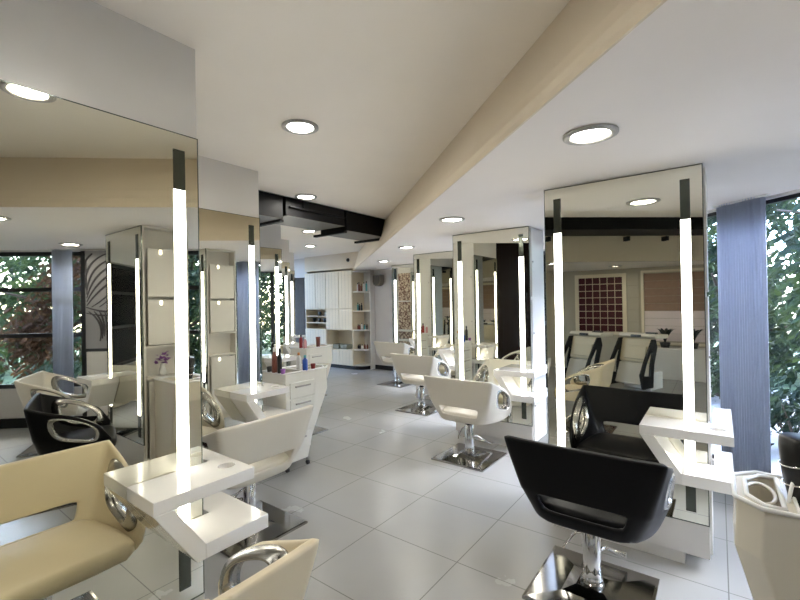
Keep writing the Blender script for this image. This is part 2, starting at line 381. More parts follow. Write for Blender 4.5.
RL = ['mirror station by the windows seen only reflected in the large left mirror',
      'tall lit mirror station on the right behind the black styling chair',
      'second mirror station from the right, behind the middle white chair',
      'third mirror station along the right row, narrow mirror past the second one',
      'furthest mirror station of the right row, next to the far white wall']
for O, l in zip(RO, RL): station('R', O, .885 if O.x > 1 else .92, HS, l)
LO = [Vector((-1.93, 1.015)), Vector((-3.29, 2.29)), Vector((-4.94, 3.79)), Vector((-6.45, 5.13)), Vector((-7.97, 6.48))]
LL = ['large lit mirror station filling the left foreground beside the cream chair',
      'second mirror station on the left, directly past the large foreground mirror',
      'third mirror station on the left, narrow slice under the black duct',
      'fourth mirror station on the left, thin lit slice',
      'fifth and furthest mirror station on the left, thinnest lit slice']
for i, (O, l) in enumerate(zip(LO, LL)):
    station('L', O, .92, HC, l, patt=(i == 3))

# ------------------------------------------------------------------ black ducts in the ceiling void
e = empty('ceiling_duct', (-4.1, 3.4, 2.55), 'black air duct boxes hanging in the dark ceiling void above the aisle', 'air duct')
off = Vector(e.location); g = lambda x, y, z: (x - off.x, y - off.y, z - off.z)
for y0, y1, zb, x1 in ((1.6, 3.02, 2.55, -4.30), (3.06, 4.0, 2.60, -4.42), (4.04, 4.92, 2.55, -4.40)):
    b = NB(); box(b, (-3.90, y0, zb + .004), (x1, y1, 3.1), g); d = link('duct_box', b, BLACKM, e, bevel=.006)
    b = NB(); box(b, (-3.885, y0 + .01, zb), (x1 + .01, y1 - .01, zb + .003), g); link('lit_underside', b, DUCTG, d)  # thin grey sheet painting the lit bottom face of the black box
b = NB(); box(b, (-3.875, 3.3, 2.72), (-3.9, 3.95, 3.0), g); box(b, (-3.865, 3.1, 2.70), (-3.9, 3.98, 2.715), g); link('side_flange', b, BLACKM, e)
for y in (3.0, 4.02, 4.85):
    b = NB(); box(b, (-3.9, y - .025, zb - .03), (-4.5, y + .025, zb - .002), g); link('hanger_bar', b, BLACKM, e)
# ducts in the trough over the wash area (seen in the right mirror)
e = empty('trough_duct', fD(0, -2.0, 2.62), 'black duct running in the dark trough beside the wash area, seen in the right mirror', 'air duct')
off = Vector(e.location); gd = lambda d, n, z: tuple(Vector(fD(d, n, z)) - off)
b = NB(); box(b, (-4, -2.35, 2.66), (2.0, -1.7, 2.94), gd); link('duct_box', b, BLACKM, e, bevel=.01)
for d in (-1.2, -.5, .9):
    b = NB(); box(b, (d, -2.46, 2.58), (d + .05, -2.34, 2.655), gd); link('hanger_bar', b, BLACKM, e)

# ------------------------------------------------------------------ downlights
def downlight(loc, r=.10):
    e = empty('ceiling_downlight', loc, 'x', 'ceiling light', 'round recessed downlights')
    b = NB(); lathe(b, [(r * .86, -.0), (r * 1.22, -.002), (r * 1.22, -.010), (r * 1.0, -.018), (r * .86, -.010)], seg=32, cap=False); link('trim_ring', b, RINGM, e, smooth=True)
    b = NB(); lathe(b, [(r * .87, -.001), (r * .87, -.006)], seg=32); link('diffuser', b, LITM, e)
    return e
proto = None; lights = []
def put(loc, label):
    global proto
    if proto is None: proto = downlight(loc); o = proto
    else: o = copy_tree(proto); o.location = loc
    o['label'] = label; return o
hl = ['round downlight seen at the top edge of the large left mirror',
      'largest round downlight in the high ceiling, above the black duct',
      'round downlight in the high ceiling just before the black duct',
      'round downlight in the high ceiling just beyond the black duct',
      'farthest round downlight of the high ceiling near the cabinets']
for k, l in enumerate(hl): put(fD([1.05, 2.93, 4.84, 7.16, 9.0][k], -.08, HC), l)
sl = ['round downlight in the right soffit seen reflected beside the swirl panel', 'largest round downlight in the right soffit, before the tall right mirror',
      'second round downlight in the right soffit, left of the second mirror top', 'third round downlight in the right soffit',
      'farthest small round downlight in the right soffit near the wall speaker']
for k, l in enumerate(sl): put(fD([-.26, 1.78, 3.84, 5.88, 7.92][k], 1.29, HS), l)
put(fD(-.71, 2.94, HS), 'round downlight in the soffit close to the window curtain, seen in the left mirror')
put((-2.35, -1.6, 2.24), 'round downlight over the wash units, the left one in the right mirror')
put((-1.62, -3.2, 2.24), 'round downlight over the wash units beside the blind, seen in the right mirror')

# ------------------------------------------------------------------ styling chairs
def bspline(P, n=6):
    out = []; N = len(P)
    for i in range(N):
        a, b_, c, d = P[i - 1], P[i], P[(i + 1) % N], P[(i + 2) % N]
        for k in range(n):
            t = k / n
            out.append(a * ((1 - t) ** 3 / 6) + b_ * ((3 * t ** 3 - 6 * t * t + 4) / 6) + c * ((-3 * t ** 3 + 3 * t * t + 3 * t + 1) / 6) + d * (t ** 3 / 6))
    return out
TOP = [(0, -.262, .835), (.14, -.262, .835), (.27, -.260, .836), (.372, -.255, .838), (.375, -.14, .795), (.368, .04, .735), (.355, .195, .642), (.335, .285, .50)]
BOT = [(0, -.185, .395), (.09, -.185, .395), (.17, -.180, .395), (.235, -.150, .40), (.280, -.05, .400), (.295, .06, .395), (.300, .16, .395), (.300, .265, .41)]
VS = [0, .17, .37, .40, .89, 1.0]
def sp(i, v, s):
    a = Vector(BOT[i]); c = Vector(TOP[i]); p = a.lerp(c, v)
    if i <= 3: p.y += -.02 * math.sin(v * PI) ; p.x += .012 * math.sin(v * PI) * (p.x / .3)
    else: p.x += .02 * math.sin(v * PI)
    return Vector((p.x * s, p.y, p.z))
def make_chair(label, m, cushion=None):
    e = empty('styling_chair', (0, 0, 0), label, 'chair', 'styling chairs')
    b = NB(); cols = [(i, -1) for i in range(7, 0, -1)] + [(i, 1) for i in range(0, 8)]
    V = [[b.verts.new(sp(i, v, s)) for v in VS] for i, s in cols]
    cr = b.edges.layers.float.new('crease_edge')
    for k in range(len(cols) - 1):
        (i0, s0), (i1, s1) = cols[k], cols[k + 1]
        m0 = max(i0, i1)
        for j in range(len(VS) - 1):
            if m0 <= 2 and j == 1: continue                       # slot in the back
            if 4 < m0 <= 6 and j in (3,): continue                # arm opening
            if m0 == 4 and j == 3: pass
            b.faces.new([V[k][j], V[k + 1][j], V[k + 1][j + 1], V[k][j + 1]])
    b.edges.ensure_lookup_table()
    for ed in b.edges:
        if len(ed.link_faces) == 1 and all(abs(v.co.z - TOP[0][2]) < .01 for v in ed.verts): ed[cr] = .6
    for k, (i, s) in enumerate(cols):
        if i == 3:
            for j in range(len(VS) - 1):
                ed = b.edges.get((V[k][j], V[k][j + 1]))
                if ed: ed[cr] = .2 + .65 * j / 4
    o = link('shell', b, m, e, smooth=True)
    s = o.modifiers.new('s', 'SOLIDIFY'); s.thickness = .030; s.offset = 0; s.edge_crease_rim = .85; s.edge_crease_outer = .2
    u = o.modifiers.new('u', 'SUBSURF'); u.levels = 2; u.render_levels = 2
    # chrome liners round the arm openings
    for sgn in (-1, 1):
        ctl = [sp(i, VS[3], sgn) for i in (4, 5, 6)] + [sp(i, VS[4], sgn) for i in (6, 5, 4)]
        cv = bspline(ctl, 5); cen = sum(cv, Vector()) / len(cv); b = NB(); n = len(cv)
        ring = [[b.verts.new(Vector((p.x + (dx + .22 * (p.z - cen.z) * (sc_ - 1)) * sgn, cen.y + (p.y - cen.y) * sc_, cen.z + (p.z - cen.z) * sc_))) for p in cv] for dx, sc_ in ((.019, 1.05), (.017, .985), (-.050, .97), (-.052, 1.05), (-.030, 1.40), (-.012, 1.38))]
        for a, c in zip(ring, ring[1:] + ring[:1]):
            for i in range(n): b.faces.new([a[i], a[(i + 1) % n], c[(i + 1) % n], c[i]])
        link('arm_liner', b, LINC, e, smooth=True)
    # seat
    b = NB(); pts = []
    prof = [(.225, -.175), (.262, -.10), (.283, 0), (.296, .12), (.304, .22), (.300, .275), (.27, .305), (.14, .318)]
    loop = [(x, y) for x, y in prof] + [(-x, y) for x, y in reversed(prof)]
    rings = []
    for z, sc_ in ((.395, .86), (.399, .95), (.42, 1.0), (.455, 1.0), (.476, .965), (.481, .88)):
        rings.append([b.verts.new((x * sc_, .05 + (y - .05) * sc_, z)) for x, y in loop])
    n = len(loop)
    for a, c in zip(rings, rings[1:]):
        for i in range(n): b.faces.new([a[i], a[(i + 1) % n], c[(i + 1) % n], c[i]])
    b.faces.new(rings[0]); b.faces.new(rings[-1])
    link('seat', b, cushion or m, e, smooth=True)
    # pedestal
    b = NB(); box(b, (-.12, -.12, .385), (.12, .12, .399)); link('seat_plate', b, BLACKM, e, bevel=.003)
    b = NB(); lathe(b, [(.028, .06), (.028, .384)], seg=24); link('column', b, CHROME, e, smooth=True)
    b = NB(); lathe(b, [(.062, .055), (.050, .075), (.046, .12), (.045, .335), (.040, .342)], seg=24); link('column_sleeve', b, CHROME, e, smooth=True)
    b = NB(); h = .285; vb = [b.verts.new((x, y, 0)) for x, y in ((-h, -h), (h, -h), (h, h), (-h, h))]
    v1 = [b.verts.new((x, y, .014)) for x, y in ((-h, -h), (h, -h), (h, h), (-h, h))]
    v2 = [b.verts.new((x * .955, y * .955, .017)) for x, y in ((-h, -h), (h, -h), (h, h), (-h, h))]
    v3 = [b.verts.new((x * .24, y * .24, .045)) for x, y in ((-h, -h), (h, -h), (h, h), (-h, h))]
    v25 = [b.verts.new((x * .45, y * .45, .023)) for x, y in ((-h, -h), (h, -h), (h, h), (-h, h))]
    for A_, B_ in ((vb, v1), (v1, v2), (v2, v25), (v25, v3)):
        for i in range(4): b.faces.new([A_[i], A_[(i + 1) % 4], B_[(i + 1) % 4], B_[i]])
    b.faces.new(vb); b.faces.new(v3); link('base_plate', b, BASEC, e)
    b = NB(); tube(b, [(-.045, .0, .30), (-.085, .01, .28), (-.16, .06, .17), (-.17, .075, .14)], .007); link('pump_lever', b, CHROME, e, smooth=True)
    b = NB(); fr = [(-.03, .04, .21), (-.04, .12, .19), (-.115, .27, .075), (-.115, .33, .07), (.115, .33, .07), (.115, .27, .075), (.04, .12, .19), (.03, .04, .21)]
    tube(b, fr, .010); link('footrest', b, CHROME, e, smooth=True)
    return e
cw = make_chair('x', LWHT); cb = make_chair('x', LBLK); cc = make_chair('x', LCRM)
used = set()
def chair(pr, x, y, rz, label, z=0):
    if pr.name in used: o = copy_tree(pr)
    else: o = pr; used.add(pr.name)
    o.location = (x, y, z); o.rotation_euler = (0, 0, rz); o['label'] = label; return o
chair(cb, -.57, 2.45, 0, 'black leather styling chair on chrome square base, foreground right', .02)
chair(cw, -2.06, 3.88, 0, 'white styling chair facing the second right mirror, middle of the right row')
chair(cw, -3.54, 5.20, 0, 'white styling chair between the middle and the farthest chair of the right row')
chair(cw, -5.02, 6.55, 0, 'farthest white styling chair in the right row, near the far wall')
LR = PI / 2
chair(cc, -1.31, .555, LR, 'cream styling chair at the bottom edge, its front reflected in the large left mirror')
chair(cw, -2.70, 1.76, LR, 'white styling chair on the left beyond the foreground shelf, back to the aisle')
chair(cw, -4.24, 3.42, LR, 'white styling chair on the left behind the white trolley')
chair(cw, -5.72, 4.80, LR, 'rounded white styling chair farthest along the left row')
chair(cb, .60, 1.20, math.radians(18), 'black styling chair seen side-on in the large left mirror')
chair(cw, 2.26, 1.52, math.radians(30), 'white styling chair by the window seen in the large left mirror behind the black one')

# ------------------------------------------------------------------ trolleys
def trolley(loc, rz, m, label, H=.955, Lw=.60, sp_=.265):
    """local: x along its length (taper at +x), y depth."""
    e = empty('salon_trolley', loc, label, 'trolley', 'salon trolleys', rz)
    Dp, c = .36, .07
    def outline(x1, ins=0.):
        return [(ins + .015, ins), (x1 - c - ins * .6, ins), (x1 - ins, c + ins * .6), (x1 - ins, Dp - c - ins * .6), (x1 - c - ins * .6, Dp - ins), (ins + .015, Dp - ins)]
    b = NB(); rings = []
    for z, x1 in ((.09, .34), (.30, .40), (.72, Lw + .008), (H - .02, Lw)):
        rings.append([b.verts.new((x, y, z)) for x, y in outline(x1)])
    for a, d in zip(rings, rings[1:]):
        for i in range(6): b.faces.new([a[i], a[(i + 1) % 6], d[(i + 1) % 6], d[i]])
    b.faces.new(rings[0])
    # open bins let into the top
    rimz = H - .02
    k_ = .045
    inner = [[(.04, .03), (sp_ - .017, .03), (sp_ - .017, Dp - .03), (.04, Dp - .03)], [(sp_ + .017, .03), (Lw - .03 - k_, .03), (Lw - .03, .03 + k_ * 1.6), (Lw - .03, Dp - .03 - k_ * 1.6), (Lw - .03 - k_, Dp - .03), (sp_ + .017, Dp - .03)]]
    tess = tessellate_polygon([[Vector((*p, 0)) for p in l] for l in [outline(Lw)] + inner])
    vs = list(rings[-1]); wells = []
    for l in inner:
        t = [b.verts.new((x, y, rimz)) for x, y in l]; vs += t; wells.append(t)
    for t in tess: b.faces.new([vs[i] for i in t])
    for t, l in zip(wells, inner):
        lo = [b.verts.new((x, y, rimz - .14)) for x, y in l]
        for i in range(len(t)): b.faces.new([t[i], t[(i + 1) % len(t)], lo[(i + 1) % len(t)], lo[i]])
        b.faces.new(lo)
    link('body', b, m, e, bevel=.006)
    b = NB()
    for l in [outline(Lw + .003, -.002)] + inner:
        tube(b, [(x, y, rimz + .003) for x, y in l], .008, 6, closed=True)
    link('rim', b, WHTP, e, smooth=True)
    b = NB(); cx, cy = (sp_ + Lw) / 2, Dp / 2
    tube(b, [(cx + ((Lw - sp_) / 2 - .03) * math.cos(2 * PI * i / 24), cy + .10 * math.sin(2 * PI * i / 24), rimz - .012) for i in range(24)], .007, 6, closed=True); link('holder_ring', b, m, e, smooth=True)
    for k in range(4):
        z0 = .20 + k * .165; x1 = .30 if k < 2 else .36
        b = NB(); box(b, (.06, -.012, z0), (x1, .0, z0 + .15)); d = link('drawer', b, m, e, bevel=.004)
        b = NB(); box(b, (.12, -.024, z0 + .10), (x1 - .06, -.012, z0 + .115)); link('drawer_handle', b, STEEL, d)
    for x, y in ((.05, .04), (.30, .04), (.05, Dp - .04), (.30, Dp - .04)):
        b = NB(); lathe(b, [(.006, 0), (.022, .0), (.022, .02), (.006, .02)], seg=14, f=lambda X, Y, Z: (x + Z - .01, y + X, .022 + Y)); cst = link('caster', b, CASTM, e)
        b = NB(); box(b, (x - .012, y - .012, .046), (x + .012, y + .012, .09)); link('caster_fork', b, STEEL, cst)
    return e
trolley((.545, 2.20, 0), PI, TROC, 'cream moulded tool trolley cut off by the right edge of the picture', .91, .505, .362)
trolley((-3.25, 2.50, 0), PI / 2, TROL, 'white trolley with drawers on the left aisle, crowded with bottles on top')
trolley((-4.83, 4.10, 0), PI / 2, TROL, 'white trolley farther along the left row, with dark cups on top')

# ------------------------------------------------------------------ small goods
def item(kind, loc, m, prof, label, group=None, cap=None, capm=None, rz=0, seg=14, tilt=0):
    e = None
    b = NB(); lathe(b, prof, seg=seg); o = link(kind[0], b, m, None, smooth=True)
    o.location = loc; o.rotation_euler = (tilt, 0, rz); tag(o, label, kind[1], group)
    md = o.modifiers.new('edge', 'BEVEL'); md.width = .002; md.segments = 1; md.limit_method = 'ANGLE'
    if cap:
        b = NB(); lathe(b, cap, seg=seg); link('cap', b, capm or BLKP, o, smooth=True)
    return o
def bottle(loc, m, label, h=.17, r=.024, capm=None, group='bottles on the trolleys', kind=('bottle', 'bottle')):
    return item(kind, loc, m, [(r * .9, 0), (r, .006), (r, h * .68), (r * .5, h * .78), (r * .45, h * .84)], label, group, [(r * .55, h * .84), (r * .5, h), (r * .3, h)], capm)
def cup(loc, m, label, h=.08, r=.03, group=None, kind=('cup', 'cup')):
    return item(kind, loc, m, [(r * .75, 0), (r, h), (r * .9, h), (r * .68, .006)], label, group)
T = .953
g1 = 'bottles on the left trolley'
def rimtop(x, y): return (x, y, .936)
bottle((-3.42, 2.52, T - .012), BRNP, 'tall brown bottle on the corner of the left white trolley', .24, .026, WHTP, g1)
bottle((-3.34, 2.52, T - .012), BLKP, 'tall black bottle next to the brown one on the left white trolley', .24, .022, BLKP, g1)
bottle((-3.265, 2.765, T - .012), BLUP, 'blue bottle on the left white trolley', .15, .026, TEALP, g1)
bottle((-3.36, 2.765, T - .012), WHTP, 'white bottle behind the blue one on the left white trolley', .17, .024, ORGP, g1)
cup((-3.285, 2.515, T - .012), PURP, 'small purple jar at the front corner of the left white trolley', .045, .024, kind=('jar', 'jar'))
o = cup((-3.268, 2.85 + .02, T - .010), REDP, 'dark red bowl on the edge of the left white trolley', .05, .026, kind=('bowl', 'bowl'))
cup((-3.50, 2.522, T - .012), BLKP, 'low black bowl on the near edge of the left white trolley', .05, .030, kind=('bowl', 'bowl'))
bottle((-4.86, 4.12, T - .012), PINKP, 'pink bottle on the farther left trolley', .16, .026, WHTP, 'bottles on the farther left trolley')
bottle((-4.95, 4.12, T - .012), REDP, 'dark red bottle on the farther left trolley', .20, .026, BLKP, 'bottles on the farther left trolley')
cup((-4.85, 4.365, T - .012), BRNP, 'tall dark brown cup on the farther left trolley', .15, .036)
# black tool with silver rings standing in the right trolley
e = empty('hair_dryer', (.222, 2.02, .80), 'black cone shaped tool with silver rings standing in the cream trolley', 'hair dryer', rz=.3)
b = NB(); lathe(b, [(.035, .0), (.038, .10), (.052, .17), (.060, .27), (.058, .30), (.050, .305)], seg=24); link('barrel', b, BLKP, e, smooth=True)
for z, r in ((.15, .050), (.215, .058)):
    b = NB(); tube(b, [(r * math.cos(2 * PI * i / 28), r * math.sin(2 * PI * i / 28), z + .012 * math.cos(2 * PI * i / 28)) for i in range(28)], .0035, 6, closed=True); link('silver_ring', b, CHROME, e, smooth=True)
b = NB(); tube(b, [(-.03, -.02, .16), (-.055, -.05, .11), (-.07, -.065, .02)], .006, 6); link('cable', b, WHTP, e, smooth=True)

# ------------------------------------------------------------------ storage cabinet wall
X0, X1, YF, YB = -8.64, -6.955, 7.36, 7.775
e = empty('storage_cabinet', (-8.0, 7.36, 0), 'cream floor to ceiling cabinet with open niches at the end of the aisle', 'cabinet')
g = lambda x, y, z: (x + 8.0, y - 7.36, z)
b = NB(); box(b, (X0, YB - .02, .09), (X1, YB, 2.375), g)
for x in (X0, -7.86, X1 - .02): box(b, (x, YF + .004, .09), (x + .02, YB - .02, 2.375), g)
for z in (.09, .44, .93, 1.09, 1.44, 2.355): box(b, (X0 + .02, YF + .004, z), (X1 - .02, YB - .02, z + .02), g)
box(b, (-8.62, YF + .02, 1.26), (-7.86, YB - .02, 1.275), g)
link('body', b, CABM, e)
b = NB(); box(b, (X0, YF + .04, 0), (X1, YB, .09), g); link('plinth', b, BLACKM, e)
def door(x0, x1, z0, z1):
    b = NB(); box(b, (x0 + .006, YF - .018, z0 + .006), (x1 - .006, YF, z1 - .006), g); d = link('door', b, CABM, e, bevel=.002)
    b = NB()
    for k in (1, 2, 3):
        x = x0 + (x1 - x0) * k / 4; box(b, (x - .002, YF - .0195, z0 + .01), (x + .002, YF - .0178, z1 - .01), g)
    link('groove', b, GROV, d)
for x0, x1 in ((-8.64, -8.24), (-8.24, -7.855), (-7.855, -7.40), (-7.40, -6.955)): door(x0, x1, 1.455, 2.375)
for x0, x1 in ((-7.855, -7.40), (-7.40, -6.955)): door(x0, x1, .945, 1.45)
for x0, x1 in ((-8.64, -8.24), (-8.24, -7.855)): door(x0, x1, .095, .94)
for x0, x1 in ((-7.855, -7.40), (-7.40, -6.955)): door(x0, x1, .095, .445)
# quarter-round end shelves
e = empty('corner_shelf', (-6.955, 7.775, 0), 'white rounded open corner shelf with bottles, right end of the cream cabinet', 'shelf unit')
def qr(r, x): return [(0, 0)] + [(x * math.sin(PI / 2 * i / 10), -r * math.cos(PI / 2 * i / 10)) for i in range(11)]
b = NB(); prism(b, [qr(.36, .30)], lambda x, y, t: (x + .002, y - .004, t), 0, .089); link('plinth', b, BLACKM, e)
SH = [.09, .46, .925, 1.38, 1.84, 2.33]
for z in SH:
    b = NB(); prism(b, [qr(.40, .335)], lambda x, y, t: (x + .002, y - .004, t), z, z + .03); link('shelf_board', b, LAQ, e, bevel=.002)
b = NB(); box(b, (.002, -.010, .12), (.335, -.003, 2.33)); link('back_panel', b, LAQ, e)
b = NB(); box(b, (.322, -.012, .0), (.350, -.17, 2.375)); link('side_post', b, LAQ, e, bevel=.002)
gs = 'bottles on the corner shelf'
cols_ = [('black', BLKP), ('white', WHTP), ('brown', BRNP), ('black', BLKP), ('teal', TEALP), ('brown', BRNP), ('white', WHTP)]
words = ['lowest stocked', 'second', 'third', 'topmost']
random.seed(3)
for si, z in enumerate((.49, .955, 1.41, 1.87)):
    for k in range(5 if si != 2 else 3):
        nm, mm = cols_[(k * 3 + si * 2) % 7]
        x = -6.955 + .04 + k * .054; hh = (.12, .15, .17, .22)[si] * (.75 + .35 * random.random())
        bottle((x, 7.775 - (.30, .31, .29, .25, .22)[k] * .9, z + .001), mm, '%s bottle on the %s level of the corner shelf, %s from the left' % (nm, words[si], ['first', 'second', 'third', 'fourth', 'fifth'][k]), hh, .0225, group=gs)
for k in range(3):
    o = cup((-8.46 + .2 * k, 7.5, 1.111), BLKP, 'black cup in the lower part of the left cabinet niche, %s' % ['leftmost', 'middle one', 'rightmost'][k], .10, .04, group='black cups in the cabinet niche')
for k in range(2):
    cup((-8.24 + .22 * k, 7.5, 1.276), (BLKP, WHTP)[k], ('black', 'white') [k] + ' cup on the upper ledge of the left cabinet niche', .10, .045)
for k in range(2):
    for j in range(3):
        b = NB(); box(b, (-.11, -.12, 0), (.11, .12, .036)); o = link('folded_towel', b, TOWEL, None, bevel=.014, seg=3)
        o.location = (-7.62 + k * .27, 7.55, .462 + .0365 * j)
        tag(o, 'grey green folded towel in the %s cabinet stack, %s' % (['left', 'right'][k], ['bottom one', 'middle one', 'top one'][j]), 'towel', 'folded towels in the cabinet')
# far curtain and post at the left end of the cabinet
e = empty('curtain', (-9.02, 7.55, .1), 'dark grey curtain strip at the left end of the cream cabinet', 'curtain')
b = NB(); N = 48; r0 = []; r1 = []
for i in range(N + 1):
    x = -.30 + .60 * i / N; y = .03 * math.sin(i * PI / 4); r0.append(b.verts.new((x, y, 0))); r1.append(b.verts.new((x, y, 2.2)))
for i in range(N): b.faces.new([r0[i], r0[i + 1], r1[i + 1], r1[i]])
o = link('fabric', b, CURG, e, smooth=True, recalc=False); s_ = o.modifiers.new('t', 'SOLIDIFY'); s_.thickness = .006
b = NB(); box(b, (-8.71, 7.40, 0), (-8.65, 7.44, 2.3)); o = struct('trim_2', b, FRAME)
b = NB(); box(b, (-10.6, 7.46, 2.30), (-8.66, 7.775, 3.3)); struct('wall_far_left_header', b, WALL)
# wall speaker and security camera
e = empty('wall_speaker', (-6.42, 7.775, 2.12), 'small dark rounded speaker high on the far white wall', 'speaker')
b = NB(); P = [(-.12, .13), (.12, .13), (.12, -.04), (.09, -.11), (.03, -.14), (-.03, -.14), (-.09, -.11), (-.12, -.04)]
prism(b, [P], lambda x, z, t: (x, t, z), -.16, -.004); link('housing', b, mat('speaker_taupe_plastic', (.20, .17, .13), .6), e, bevel=.012)
b = NB(); prism(b, [[(x * .82, z * .82) for x, z in P]], lambda x, z, t: (x, t, z), -.166, -.161); link('grille', b, mat('speaker_grille', (.10, .09, .07), .8), e)
e = empty('security_camera', (-7.05, 7.33, 2.62), 'tiny black round camera on the wall above the cream cabinet', 'camera')
b = NB(); lathe(b, [(.05, 0), (.05, .02), (.044, .024)], seg=20, f=lambda x, y, z: (x, .029 - z, y)); link('mount', b, WHTP, e, smooth=True)
b = NB(); bmesh.ops.create_uvsphere(b, u_segments=16, v_segments=10, radius=.045); o = link('lens_ball', b, BLKP, e, smooth=True)

# ------------------------------------------------------------------ wash area (seen in the right mirror)
YW = -4.2
e = empty('tiled_wall_panel', (-2.1, YW, .84), 'grid of dark red glass tiles in a pale frame on the wash area wall', 'wall panel')
off = Vector(e.location); g = lambda x, y, z: tuple(Vector((x, y, z)) - off)
b = NB(); box(b, (-2.64, YW + .002, .80), (-1.58, YW + .03, 2.14), g); link('pale_backing', b, CABM, e)
for i in range(6):
    for j in range(8):
        x = -2.56 + i * .151; z = .86 + j * .151
        b = NB(); box(b, (x + .007, YW + .031, z + .007), (x + .144, YW + .038, z + .144), g); link('glass_tile', b, REDT, e)
e = empty('stone_wall_panel', (-1.44, YW, .84), 'narrow pale panel of stacked squares between the red tiles and the blind', 'wall panel')
off = Vector(e.location)
for j in range(5):
    b = NB(); box(b, (-1.57, YW + .002, .82 + j * .26), (-1.34, YW + .02 + .006 * (j % 2), 1.075 + j * .26), g); link('square', b, LWALL, e, bevel=.003)
e = bpy.data.objects.new('window_9', None); COL.objects.link(e); e['kind'] = 'structure'; e.location = (-.2, YW, .62)
off = Vector(e.location); b = NB()
for z in (.62, 2.12): box(b, (-1.30, YW + .003, z), (1.2, YW + .07, z + .05), g)
for x in (-1.30, 1.15): box(b, (x, YW + .003, .67), (x + .05, YW + .07, 2.12), g)
link('window_frame', b, CABM, e)
e = empty('roman_blind', (-.2, YW + .02, .70), 'rosy brown roman blind lowered over the wash area window', 'blind')
off = Vector(e.location)
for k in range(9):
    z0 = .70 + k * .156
    b = NB(); box(b, (-1.245, YW + .02 + .008 * (k % 2), z0), (1.14, YW + .034 + .008 * (k % 2), z0 + .150), g); link('fabric_panel', b, BLINDLIT if k < 4 else BLIND, e, bevel=.003)  # lower panels paler: backlight put into the fabric colour
b = NB(); box(b, (-1.28, YW + .08, .0), (2.6, YW + .55, .60)); o = link('window_bench', b, LAQ, None, bevel=.005); tag(o, 'long pale bench cabinet under the rosy roman blind', 'bench')
def plant(x, label):
    e = empty('potted_plant', (x, YW + .34, .601), label, 'plant', 'dark plants on the bench'); rnd = random.Random(int(x * 100))
    b = NB(); lathe(b, [(.07, 0), (.095, .10), (.085, .10), (.08, .08)], seg=18); link('pot', b, BLKP, e, smooth=True)
    b = NB()
    for i in range(9):
        a = i * 2.4; L_ = .15 + .05 * rnd.random(); pv = []
        for q_ in range(6):
            t = q_ / 5; rr = L_ * t; z = .10 + .55 * t - .28 * t * t; w_ = .035 * math.sin(PI * min(1, t * .9 + .1)) + .002
            c = Vector((rr * math.cos(a), rr * math.sin(a), z)); sdv = Vector((-math.sin(a), math.cos(a), 0)) * w_
            pv.append((b.verts.new(c - sdv), b.verts.new(c + sdv)))
        for p, q in zip(pv, pv[1:]): b.faces.new([p[0], p[1], q[1], q[0]])
    o = link('leaf_blades', b, BLKL, e, recalc=False, smooth=True); s_ = o.modifiers.new('t', 'SOLIDIFY'); s_.thickness = .003
plant(-.86, 'dark spiky plant in a black pot on the bench, nearer the tile panel')
plant(-.40, 'dark spiky plant in a black pot on the bench, farther along')
def wash_unit(x, y, rz, label):
    e = empty('wash_unit', (x, y, 0), label, 'wash chair', 'hair wash units', rz)
    b = NB(); box(b, (-.25, -.30, .0), (.25, .06, .30)); link('base', b, LAQ, e, bevel=.01)
    b = NB(); prism(b, [[(.20, .08), (.27, .10), (.12, .46), (.03, .46)]], lambda y, z, t: (t, y, z), -.28, .28); link('lower_back', b, LWHT, e, bevel=.02, seg=3)
    b = NB(); prism(b, [[(.03, .47), (.12, .47), (.02, .88), (-.06, .88)]], lambda y, z, t: (t, y, z), -.28, .28); link('upper_back', b, LCRM, e, bevel=.02, seg=3)
    b = NB(); prism(b, [[(.118, .52), (.145, .53), (.085, .75), (.055, .75)]], lambda y, z, t: (t, y, z), -.19, .19); link('cushion', b, LCRM, e, bevel=.008, seg=3)
    b = NB(); prism(b, [[(-.32, .88), (-.36, .95), (.02, .97), (.07, .93), (.03, .885)]], lambda y, z, t: (t, y, z), -.34, .34); o = link('basin', b, LWHT, e, bevel=.02, seg=3)
    b = NB(); box(b, (-.09, .03, .905), (.09, .085, .95)); link('neck_rest', b, BLKP, o, bevel=.01)
    b = NB(); box(b, (.12, -.12, .965), (.28, -.02, .99)); link('tap', b, BLKP, o, bevel=.006)
    for sg in (-1, 1):
        b = NB(); o_ = [(.40, .06), (.46, .30), (.34, .52), (.10, .88), (.0, .88), (-.04, .74), (.06, .45), (.10, .06)]; h_ = [(.36, .28), (.28, .48), (.13, .68), (.10, .66), (.17, .44), (.18, .26)]
        prism(b, [o_, h_], lambda y, z, t: (t, y, z), sg * .30 - .016, sg * .30 + .016); link('side_frame', b, BLACKM, e, bevel=.006)
    return e
wash_unit(-2.02, -2.5, math.radians(24), 'cream hair wash unit with black side frames, left one in the right mirror')
wash_unit(-1.15, -2.5, math.radians(24), 'cream hair wash unit with black side frames, right one below the red tile grid')
# vase with a purple flower in the first station niche
e = empty('flower_vase', (.60, 1.95, .905), 'small vase with purple flowers in the niche reflected in the left mirror', 'vase')
b = NB(); lathe(b, [(.025, 0), (.035, .04), (.018, .10), (.02, .12)], seg=16); link('vase', b, WHTP, e, smooth=True)
b = NB(); rnd = random.Random(5)
for i in range(26):
    c = Vector((rnd.uniform(-.028, .028), rnd.uniform(-.06, .06), .12 + rnd.random() * .12))
    for k in range(3):
        a = rnd.random() * 6; r = .022
        b.faces.new([b.verts.new(c + Vector((r * math.cos(a + j * 2.1), r * math.sin(a + j * 2.1), .012 * rnd.uniform(-1, 1)))) for j in range(3)])
link('blossom', b, PURP, e, recalc=False)

